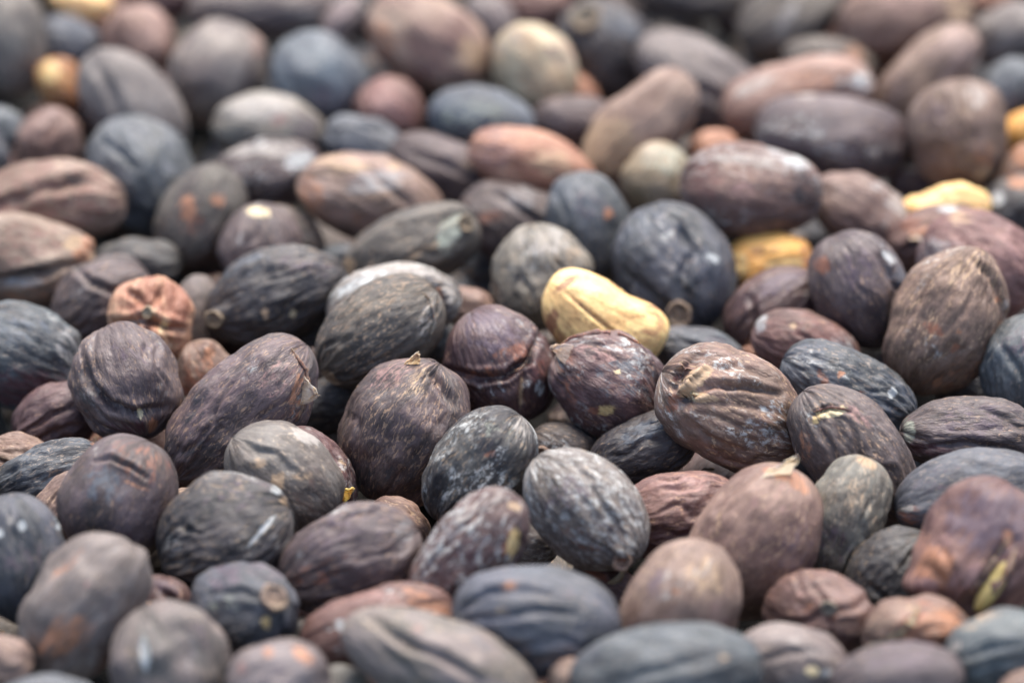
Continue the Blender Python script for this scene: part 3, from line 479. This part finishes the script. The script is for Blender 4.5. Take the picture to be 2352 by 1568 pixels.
# ------------------------------------------------------------------ one fruit
def build_fruit(c, k):
    s = px_mm(c.depth)
    rs = np.random.RandomState(1000 + k)
    b = c.pb * s; t = math.radians(c.t)
    a = math.sqrt(max((c.pa * s) ** 2 - (b * math.sin(t)) ** 2, b * b * .5)) / math.cos(t)
    dz = b * c.flat
    sharp = 600 < c.cy < 1330
    n1, n2 = (112, 152) if sharp and c.pa > 80 else ((72, 100) if c.cy > 330 else (48, 64))
    T, P, faces = body_grid(n1, n2)
    u = -np.cos(T)
    if not c.bean:                                        # no two have dried to the same outline
        r0 = np.random.RandomState(300 + k)
        c.egg += r0.uniform(-.07, .07); c.e0 *= r0.uniform(.90, 1.12); c.e1 *= r0.uniform(.90, 1.12)
        c.bend += r0.uniform(-.06, .06); c.lump *= r0.uniform(.65, 1.25)
    ex = np.where(u < 0, c.e0, c.e1)
    rad = np.sin(T) ** ex
    rad = rad * (1 + c.egg * u)
    nb = fbm(np.stack([u * 1.2 + 3.1 * k, np.cos(P) * .9, np.sin(P) * .9], 1), 2)
    V = np.stack([a * u, b * rad * np.cos(P), dz * rad * np.sin(P)], 1)
    if c.bend: V[:, 1] += c.bend * b * (u ** 2 - .4)
    nr = grid_normals(V, n1 + 1, n2)
    fib = np.stack([a * u, b * np.cos(P), dz * np.sin(P)], 1)
    soff = np.array([k * 7.7, k * 3.3, 0])
    # uneven shrinking: broad dents, then wrinkles that run along the fruit
    V += nr * (b * .085 * c.lump * nb * np.minimum(1, rad * 1.6))[:, None]
    wv = fib * np.array([.12, .8, .8]) + soff
    warp = pnoise(fib * .22 + soff[::-1])[:, None] * np.array([.0, .55, .55])
    n_a = pnoise(wv + warp); n_b = pnoise(wv * np.array([1.8, 2.2, 2.2]) + 9 + warp)
    rid = (1 - np.abs(n_a) * 2.4) * .6 + (1 - np.abs(n_b) * 2.4) * .35
    msk = .35 + .65 * sstep(-.25, .45, pnoise(fib * .16 + soff + 40))
    V -= nr * (.15 * c.w * rid * msk * np.minimum(1, rad * 1.3))[:, None]
    V += nr * (.05 * c.w * fbm(fib * np.array([.9, 1.6, 1.6]) + soff, 2))[:, None]
    V += nr * (b * .022 * c.lump * fbm(fib * .42 + soff + 5, 2) * np.minimum(1, rad * 1.6))[:, None]
    for _ in range(rs.randint(3, 8) if not c.bean else 0): # thin sharp creases
        p0, uc, ul, dp_ = rs.uniform(0, 6.283), rs.uniform(-.6, .6), rs.uniform(.25, .75), rs.uniform(.07, .20) * min(c.w, 1.5)
        da = np.abs((P - p0 - .35 * pnoise(fib * .35 + soff + p0) + math.pi) % (2 * math.pi) - math.pi) * rad * b
        m_ = np.clip(1 - ((u - uc) / ul) ** 2, 0, 1) * np.minimum(1, rad * 1.5)
        V -= nr * (m_ * dp_ * (np.exp(-(da / .26) ** 2) - .45 * np.exp(-((da - .62) / .35) ** 2)))[:, None]
    # natural seam between the two halves of the pulp
    if c.seam is not None:
        da = np.abs((P - math.radians(c.seam) + math.pi) % (2 * math.pi) - math.pi)
        V -= nr * (c.seamd * b * np.exp(-(da * rad / .16) ** 2) * (1 - u ** 6))[:, None]
    R = rotz(c.ang) @ roty(-c.t)
    def img():                                            # place of every vertex on the photograph (units of W x H)
        q = V @ R.T
        return np.stack([c.cx + q[:, 0] / s, c.cy - q[:, 1] / s], 1), q[:, 2]
    nr = grid_normals(V, n1 + 1, n2); nv = nr @ R.T
    front = sstep(-.15, .15, nv[:, 2])
    I, Z = img()
    for (x, y, r, d) in c.bump:
        g = np.exp(-((I - (x, y)) ** 2).sum(1) / (r * r)) * sstep(-.7, -.2, nv[:, 2])
        V += nr * (g * d * s)[:, None]
    for (pts, wd, dp) in c.gro:
        I, Z = img()
        jit = pnoise(np.stack([I[:, 0] * .03, I[:, 1] * .03, np.full(len(I), k * 1.7)], 1))[:, None] * wd * .5
        q, tt = seg_dist(I + jit, pts)
        prof = np.exp(-(q / wd) ** 2) - .28 * np.exp(-((q - 2.1 * wd) / wd) ** 2)
        V -= nr * (prof * front * np.sin(np.clip(tt, .04, .96) * math.pi) ** .5 * dp * s)[:, None]
    # tints with a shape of their own
    tint = np.zeros((len(V), 4)); tint[:, :3] = COL['tan']
    I, Z = img()
    for sp in c.sp:
        x, y, rx, ry, rot, col = sp[:6]; alpha = sp[6] if len(sp) > 6 else .9
        if rx * ry > 900: alpha *= .82
        d = (I - (x, y)) @ np.array([[math.cos(math.radians(rot)), math.sin(math.radians(rot))], [-math.sin(math.radians(rot)), math.cos(math.radians(rot))]])
        q = np.sqrt((d[:, 0] / rx) ** 2 + (d[:, 1] / ry) ** 2)
        g = alpha * sstep(1.45, .55, q) * front
        m = g > tint[:, 3] * .999
        m &= g > .01
        tint[m, :3] = COL[col]; tint[:, 3] = np.where(m, g, tint[:, 3])
    for end, key in ((u < 0, 'c0'), (u > 0, 'c1')):
        col = getattr(c, key)
        if col:
            g = sstep(.80, .97, np.abs(u)) * end
            m = g > tint[:, 3]; tint[m, :3] = COL[col]; tint[:, 3] = np.maximum(tint[:, 3], g * .8)
    gl = c.gloss
    mat = skin_material('fruit_skin' if not c.bean else 'bean_surface', c.pal, 50 + k, c.dust, c.fleck, gl, c.patch, c.bean, 1 + .16 * float(sstep(520, 180, c.cy)) * (not c.bean))  # skins lightened towards the far rows, imitating light in their colour
    nparts = bool(c.nub or c.flap or c.inner or c.crack)
    loc = CAM + c.ray * c.depth
    M = Matrix(np.vstack([np.hstack([CR @ R, loc[:, None]]), [0, 0, 0, 1]]).tolist())
    nm = 'coffee_bean' if c.bean else 'coffee_cherry'
    if nparts:
        root = bpy.data.objects.new(nm, None); root.empty_display_size = .004
        SC.collection.objects.link(root)
        link_mesh('skin', V, faces, mat, {'fibre': fib, 'tint': tint}, root)
    else:
        root = link_mesh(nm, V, faces, mat, {'fibre': fib, 'tint': tint})
    root.matrix_world = M
    root['label'] = c.label; root['category'] = 'coffee bean' if c.bean else 'coffee cherry'
    root['group'] = 'hulled coffee beans among the cherries' if c.bean else 'dried coffee cherries heaped together'
    Vv = V @ R.T; nr = grid_normals(V, n1 + 1, n2) @ R.T
    def surf(x, y):
        q = np.array([(x - c.cx) * s, (c.cy - y) * s])
        d = ((Vv[:, :2] - q) ** 2).sum(1) + np.where(nr[:, 2] < -.05, 1e3, 0)
        i = int(np.argmin(d)); return Vv[i], nr[i]
    RT = R                                                # image frame -> local: v @ R
    for (x, y, r) in c.nub:
        p, nn = surf(x, y)
        nn = nn + np.array([0, 0, .9]); nn /= np.linalg.norm(nn)
        rr = r * s * 1.12; m_ = 28
        prof = [(.02, .02), (.22, .06), (.42, -.05), (.6, .02), (.78, .30), (.94, .30), (1.04, .12), (.98, -.25), (.82, -.6), (.9, -1.3)]
        t1 = np.cross(nn, [0, 1, .1]); t1 /= np.linalg.norm(t1); t2 = np.cross(nn, t1)
        an = np.linspace(0, 2 * math.pi, m_, endpoint=False)
        vs = []; 
        for ri, hi in prof:
            wob = 1 + .07 * np.sin(an * 2 + k) + .05 * np.sin(an * 5 + 2 * k) + .02 * rs.normal(size=m_)
            hh = hi + .05 * np.sin(an * 3 + k)
            vs.append(p + rr * (ri * wob)[:, None] * (np.cos(an)[:, None] * t1 + np.sin(an)[:, None] * t2) + (rr * (hh + .25))[:, None] * nn)
        vs = np.concatenate(vs); ii = np.arange(len(prof) - 1)[:, None]; jj = np.arange(m_)[None]
        q4 = np.stack([ii * m_ + jj, ii * m_ + (jj + 1) % m_, (ii + 1) * m_ + (jj + 1) % m_, (ii + 1) * m_ + jj], -1).reshape(-1, 4)
        fb = (vs - p) * 1.5 + k
        pc = {'M': 'N', 'O': 'T'}.get(c.pal, 'U')
        link_mesh('stem_scar', vs @ RT, [q4, np.arange(m_)[None, ::-1].copy()], skin_material('stem_scar', c.nubpal or pc, k, .1, .9, .6, .9),
                  {'fibre': fb, 'tint': np.zeros((len(vs), 4))}, root)
    for fl in c.flap:
        (x0, y0), (x1, y1), (xt, yt), lift, pal_ = fl[:5]
        a0, n0 = surf(x0, y0); a1, n1_ = surf(x1, y1)
        nm_ = (n0 + n1_) / 2
        tip = np.array([(xt - c.cx) * s, (c.cy - yt) * s, (a0[2] + a1[2]) / 2]) + np.array([0, 0, lift])
        ns, ntt = 14, 16
        vs = []; fb = []
        for iu in range(ntt + 1):
            tt = iu / ntt
            for iv in range(ns + 1):
                sv = iv / ns
                base = a0 * (1 - sv) + a1 * sv - nm_ * .25
                wdt = (1 - tt) ** .75
                mid = (a0 + a1) / 2
                spn = (base - mid) * wdt + mid
                pt = spn + (tip - mid) * tt + nm_ * (.45 * math.sin(tt * 2.6) + .28 * (1 - (2 * sv - 1) ** 2) * (1 - tt))
                j = (fbm(np.array([[sv * 3 + k, tt * 3, 1.3]]), 2)[0], fbm(np.array([[sv * 3, tt * 3 + k, 7.3]]), 2)[0])
                pt = pt + nm_ * j[0] * .28 + np.array([j[1] * .25 * tt, j[0] * .25 * tt, 0])
                vs.append(pt); fb.append((tt * 4, sv * 4, k * 1.0))
        vs = np.array(vs); fb = np.array(fb); nn_ = len(vs)
        dn = nm_ / np.linalg.norm(nm_)
        vs2 = np.concatenate([vs, vs - dn * .13]); fb = np.concatenate([fb, fb])
        ii = np.arange(ntt)[:, None]; jj = np.arange(ns)[None]; wd_ = ns + 1
        q4 = np.stack([ii * wd_ + jj, ii * wd_ + jj + 1, (ii + 1) * wd_ + jj + 1, (ii + 1) * wd_ + jj], -1).reshape(-1, 4)
        rim = list(range(0, ns + 1)) + [i * wd_ + ns for i in range(1, ntt + 1)] + [ntt * wd_ + j for j in range(ns - 1, -1, -1)] + [i * wd_ for i in range(ntt - 1, 0, -1)]
        rim = np.array(rim); r2 = np.roll(rim, -1)
        qs = np.stack([rim, rim + nn_, r2 + nn_, r2], -1)
        link_mesh('skin_flap', vs2 @ RT, [q4, q4[:, ::-1].copy() + nn_, qs], skin_material('torn_skin', pal_, k + 5, .1, .5, .5, .8),
                  {'fibre': fb, 'tint': np.zeros((len(vs2), 4))}, root)
    for inn in c.inner:
        x, y, rx, ry, rot, sink, pal_ = inn
        p, nn = surf(x, y)
        T2, P2, f2 = body_grid(28, 40)
        v2 = np.stack([-np.cos(T2) * rx * s, np.sin(T2) ** .9 * np.cos(P2) * ry * s, np.sin(T2) ** .9 * np.sin(P2) * min(rx, ry) * s * .9], 1)
        fb = v2.copy() + k
        v2 += .05 * fbm(v2 * 1.4 + k, 2)[:, None] * v2 / (np.linalg.norm(v2, axis=1)[:, None] + .1)
        v2 = v2 @ rotz(rot).T + p - nn * sink
        link_mesh('exposed_bean', v2 @ RT, f2, skin_material('bean_surface', pal_, k + 9, 0, .3, .4, .6, True), {'fibre': fb, 'tint': np.zeros((len(v2), 4))}, root)
    for cr in c.crack:                                    # ragged torn lip along a line
        pts, wd, pal_ = cr
        pts = np.array(pts, float); m_ = 26; vs = []
        tt = np.linspace(0, 1, m_); seg = np.linspace(0, 1, len(pts))
        xs = np.interp(tt, seg, pts[:, 0]); ys = np.interp(tt, seg, pts[:, 1])
        tan = np.stack([np.gradient(xs), -np.gradient(ys)], 1); tan /= np.linalg.norm(tan, axis=1)[:, None]
        rr_ = 7
        for i in range(m_):
            p, nn = surf(xs[i], ys[i])
            p = np.array([(xs[i] - c.cx) * s, (c.cy - ys[i]) * s, p[2]])
            sd_ = np.cross(nn, [tan[i, 0], tan[i, 1], 0]); sd_ /= np.linalg.norm(sd_) + 1e-9
            w_ = wd * s * math.sin(math.pi * min(max(tt[i], .03), .97)) ** .6 * (1 + .45 * rs.normal() * .5)
            for q in range(rr_):
                an = 2 * math.pi * q / rr_
                vs.append(p + nn * (w_ * .8 * math.sin(an) + .02) + sd_ * w_ * .7 * math.cos(an))
        vs = np.array(vs); ii = np.arange(m_ - 1)[:, None]; jj = np.arange(rr_)[None]
        q4 = np.stack([ii * rr_ + jj, ii * rr_ + (jj + 1) % rr_, (ii + 1) * rr_ + (jj + 1) % rr_, (ii + 1) * rr_ + jj], -1).reshape(-1, 4)
        link_mesh('torn_edge', vs @ RT, [q4, np.arange(rr_)[None, ::-1].copy(), ((m_ - 1) * rr_ + np.arange(rr_))[None].copy()],
                  skin_material('torn_skin', pal_, k + 3, .1, .6, .55, .9), {'fibre': vs + k, 'tint': np.zeros((len(vs), 4))}, root)
    return root

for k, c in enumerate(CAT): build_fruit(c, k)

# ------------------------------------------------------------------ the rest of the heap, under and around the ones in view
rs = np.random.RandomState(11)
allp, allr = [], []
for c in CAT:
    p, r = spheres(c); allp.append(p); allr.append(r)
allp = np.concatenate(allp); allr = np.concatenate(allr)
protos = []
for v in range(8):
    T, P, faces = body_grid(40, 56)
    u = -np.cos(T); a, b = 1.0, 1.0
    rad = np.sin(T) ** rs.uniform(.85, 1.1) * (1 + rs.uniform(-.12, .12) * u)
    A_, B_ = rs.uniform(6.3, 7.5), rs.uniform(4.5, 5.3)
    V = np.stack([A_ * u, B_ * rad * np.cos(P), B_ * rad * np.sin(P) * .93], 1)
    fib = np.stack([A_ * u, B_ * np.cos(P), B_ * np.sin(P)], 1)
    nr = grid_normals(V, 41, 56); of = np.array([v * 9., v * 5., 0])
    V += nr * (.35 * fbm(V * .16 + of, 2) - .2 * (1 - np.abs(pnoise(fib * np.array([.11, .55, .55]) + of)) * 2.4))[:, None]
    if v % 2: V -= nr * (.6 * np.exp(-(np.abs((P - 1.5 + math.pi) % (2 * math.pi) - math.pi) * rad / .16) ** 2))[:, None]
    protos.append((V, faces, fib, A_, B_))
pals = 'GPRKBQMG'
meshes = []
for v, (V, f, fib, A_, B_) in enumerate(protos):
    o = link_mesh('coffee_cherry', V, f, skin_material('fruit_skin', pals[v], 900 + v, .3, .5), {'fibre': fib, 'tint': np.zeros((len(V), 4))})
    meshes.append((o, A_, B_))
GROUND_Z = -.0165
def in_view(p, pad):
    q = CR.T @ (p - CAM); d = -q[2]
    return abs(q[0] / d) < SENSOR / LENS / 2 + pad and abs(q[1] / d) < SENSOR / LENS / 3 + pad
placed = 0
used = [False] * len(meshes)
LAB = {'under': 'dark coffee cherry buried in the shadow beneath the upper layer of the heap',
       'round': 'coffee cherry of the heap lying beyond the edge of the picture'}
targets = [('round', 0.0, .004, 4200), ('under', -.0085, .003, 16000)]
cnt = {'under': 0, 'round': 0}
for kind, zc, zj, tries in targets:
    for _ in range(tries):
        p = np.array([rs.uniform(-.076, .076), rs.uniform(-.062, .098), zc + rs.uniform(-zj, zj)])
        pad = .0175 * 1.0
        if kind == 'round' and in_view(p, .012): continue
        if kind == 'under' and not in_view(p, .004): continue
        if cnt[kind] >= (95 if kind == 'round' else 150): break
        v = rs.randint(len(meshes)); o, A_, B_ = meshes[v]
        ax = rs.normal(size=3) * np.array([1, 1, .35]); ax /= np.linalg.norm(ax)
        sp = p + US[:, None] * A_ * .001 * ax; rr = B_ * .001 * np.sqrt(1 - US ** 2)
        if sp[:, 2].min() < GROUND_Z + B_ * .0008: continue
        d = np.linalg.norm(allp[None] - sp[:, None], axis=2) - allr[None] - rr[:, None]
        if d.min() < (-.0009 if kind == 'round' else -.0014): continue
        if kind == 'under' and p[2] > -.005: continue
        allp = np.concatenate([allp, sp]); allr = np.concatenate([allr, rr])
        q = o if not used[v] else o.copy()
        if used[v]: SC.collection.objects.link(q)
        used[v] = True
        rot = Vector(ax).to_track_quat('X', 'Z').to_matrix() @ Matrix.Rotation(rs.uniform(0, 6.28), 3, 'X')
        q.matrix_world = Matrix.Translation(Vector(p)) @ rot.to_4x4()
        q['label'] = LAB[kind]; q['category'] = 'coffee cherry'
        q['group'] = 'cherries hidden low in the heap' if kind == 'under' else 'cherries at the margins of the heap'
        cnt[kind] += 1
import re
def phrase(c, full=False):
    t = c.label if full else re.split(r',| with | beside | at | under | above | behind | of | in | on | near | between | from | resting | lying | leaning | right | left | below | like | over | shaped | standing | beyond | where | while | along | facing ', c.label)[0]
    return ' '.join(t.split()[:9])
sh = [phrase(c) for c in CAT]
PH = [p if sh.count(p) == 1 else ' '.join(c.label.split(',')[0].split()[:9]) for p, c in zip(sh, CAT)]
PH = [re.sub(r'( (a|an|the|of|with|at|its|and|in|on|to|by|under|above|behind|beside))+$', '', p) for p in PH]
CP = np.array([CAM + c.ray * c.depth for c in CAT])
for o in SC.objects:
    if o.get('group') == 'cherries hidden low in the heap':
        p = np.array(o.matrix_world.translation); d = np.linalg.norm(CP - p, axis=1) + 10 * (CP[:, 2] < p[2])
        o['label'] = 'dark cherry low in the gap beneath the ' + ' '.join(PH[int(np.argmin(d))].split()[:8])
        near = CAT[int(np.argmin(d))]; near.under = getattr(near, 'under', 0) + 1
        if near.under > 1 or len(PH[int(np.argmin(d))].split()) < 2:
            q_ = int(np.argsort(d)[near.under]); o['label'] = 'dark cherry deep between the ' + ' '.join(PH[int(np.argmin(d))].split()[:3]) + ' one and the ' + ' '.join(PH[q_].split()[:3]) + ' one'
print('fillers', cnt, 'used', used)
for (o, _, _), us in zip(meshes, used):
    if not us: bpy.data.objects.remove(o)
# crumbs of husk that have settled on the lower fruits
cv, cf = [], []
tops = [o for o in SC.objects if o.get('group') == 'cherries hidden low in the heap']
for o in tops:
    M = np.array(o.matrix_world); me = o.data; co = np.empty(len(me.vertices) * 3, dtype=np.float32); me.vertices.foreach_get('co', co)
    w = co.reshape(-1, 3) @ M[:3, :3].T + M[:3, 3]
    up = np.argsort(-w[:, 2])[:500]
    for _ in range(14):
        p = w[up[rs.randint(500)]] * 1000; r = rs.uniform(.15, .6)
        ax = rs.normal(size=3); ax[2] *= .3; ax /= np.linalg.norm(ax); bx = np.cross(ax, [0, 0, 1]) + rs.normal(size=3) * .3; bx /= np.linalg.norm(bx); nx = np.cross(ax, bx)
        k0 = len(cv); m_ = 6
        for side in (.5, -.5):
            for q in range(m_):
                an = 6.283 * q / m_; rq = r * rs.uniform(.6, 1.2)
                cv.append(p + ax * rq * 1.6 * math.cos(an) + bx * rq * math.sin(an) + nx * side * .08)
        cf += [[k0 + q, k0 + (q + 1) % m_, k0 + m_ + (q + 1) % m_, k0 + m_ + q] for q in range(m_)]
        cf += [[k0 + 0, k0 + 1, k0 + 2, k0 + 3], [k0 + 0, k0 + 3, k0 + 4, k0 + 5], [k0 + m_ + 3, k0 + m_ + 2, k0 + m_ + 1, k0 + m_], [k0 + m_ + 5, k0 + m_ + 4, k0 + m_ + 3, k0 + m_]]
cv = np.array(cv)
deb = link_mesh('husk_crumbs', cv, [np.array(cf)], skin_material('torn_skin', 'N', 77, .1, .4, .6, .9), {'fibre': cv.copy(), 'tint': np.zeros((len(cv), 4))}, smooth=False)
deb['kind'] = 'stuff'; deb['label'] = 'brown crumbs of dry husk settled in the gaps between cherries'
# ground the heap is spread on
g = 40; xs = np.linspace(-450, 450, g + 1); X, Y = np.meshgrid(xs, xs, indexing='ij')
Zg = GROUND_Z * 1000 + .25 * fbm(np.stack([X.ravel() * .02, Y.ravel() * .02, X.ravel() * 0], 1), 2)
ii = np.arange(g)[:, None]; jj = np.arange(g)[None]
q4 = np.stack([ii * (g + 1) + jj, (ii + 1) * (g + 1) + jj, (ii + 1) * (g + 1) + jj + 1, ii * (g + 1) + jj + 1], -1).reshape(-1, 4)
gr = link_mesh('ground', np.stack([X.ravel(), Y.ravel(), Zg], 1), [q4], ground_material())
gr['kind'] = 'structure'
print('tris', sum(len(o.data.polygons) * 2 for o in SC.objects if o.type == 'MESH'), 'objects', len(SC.objects))
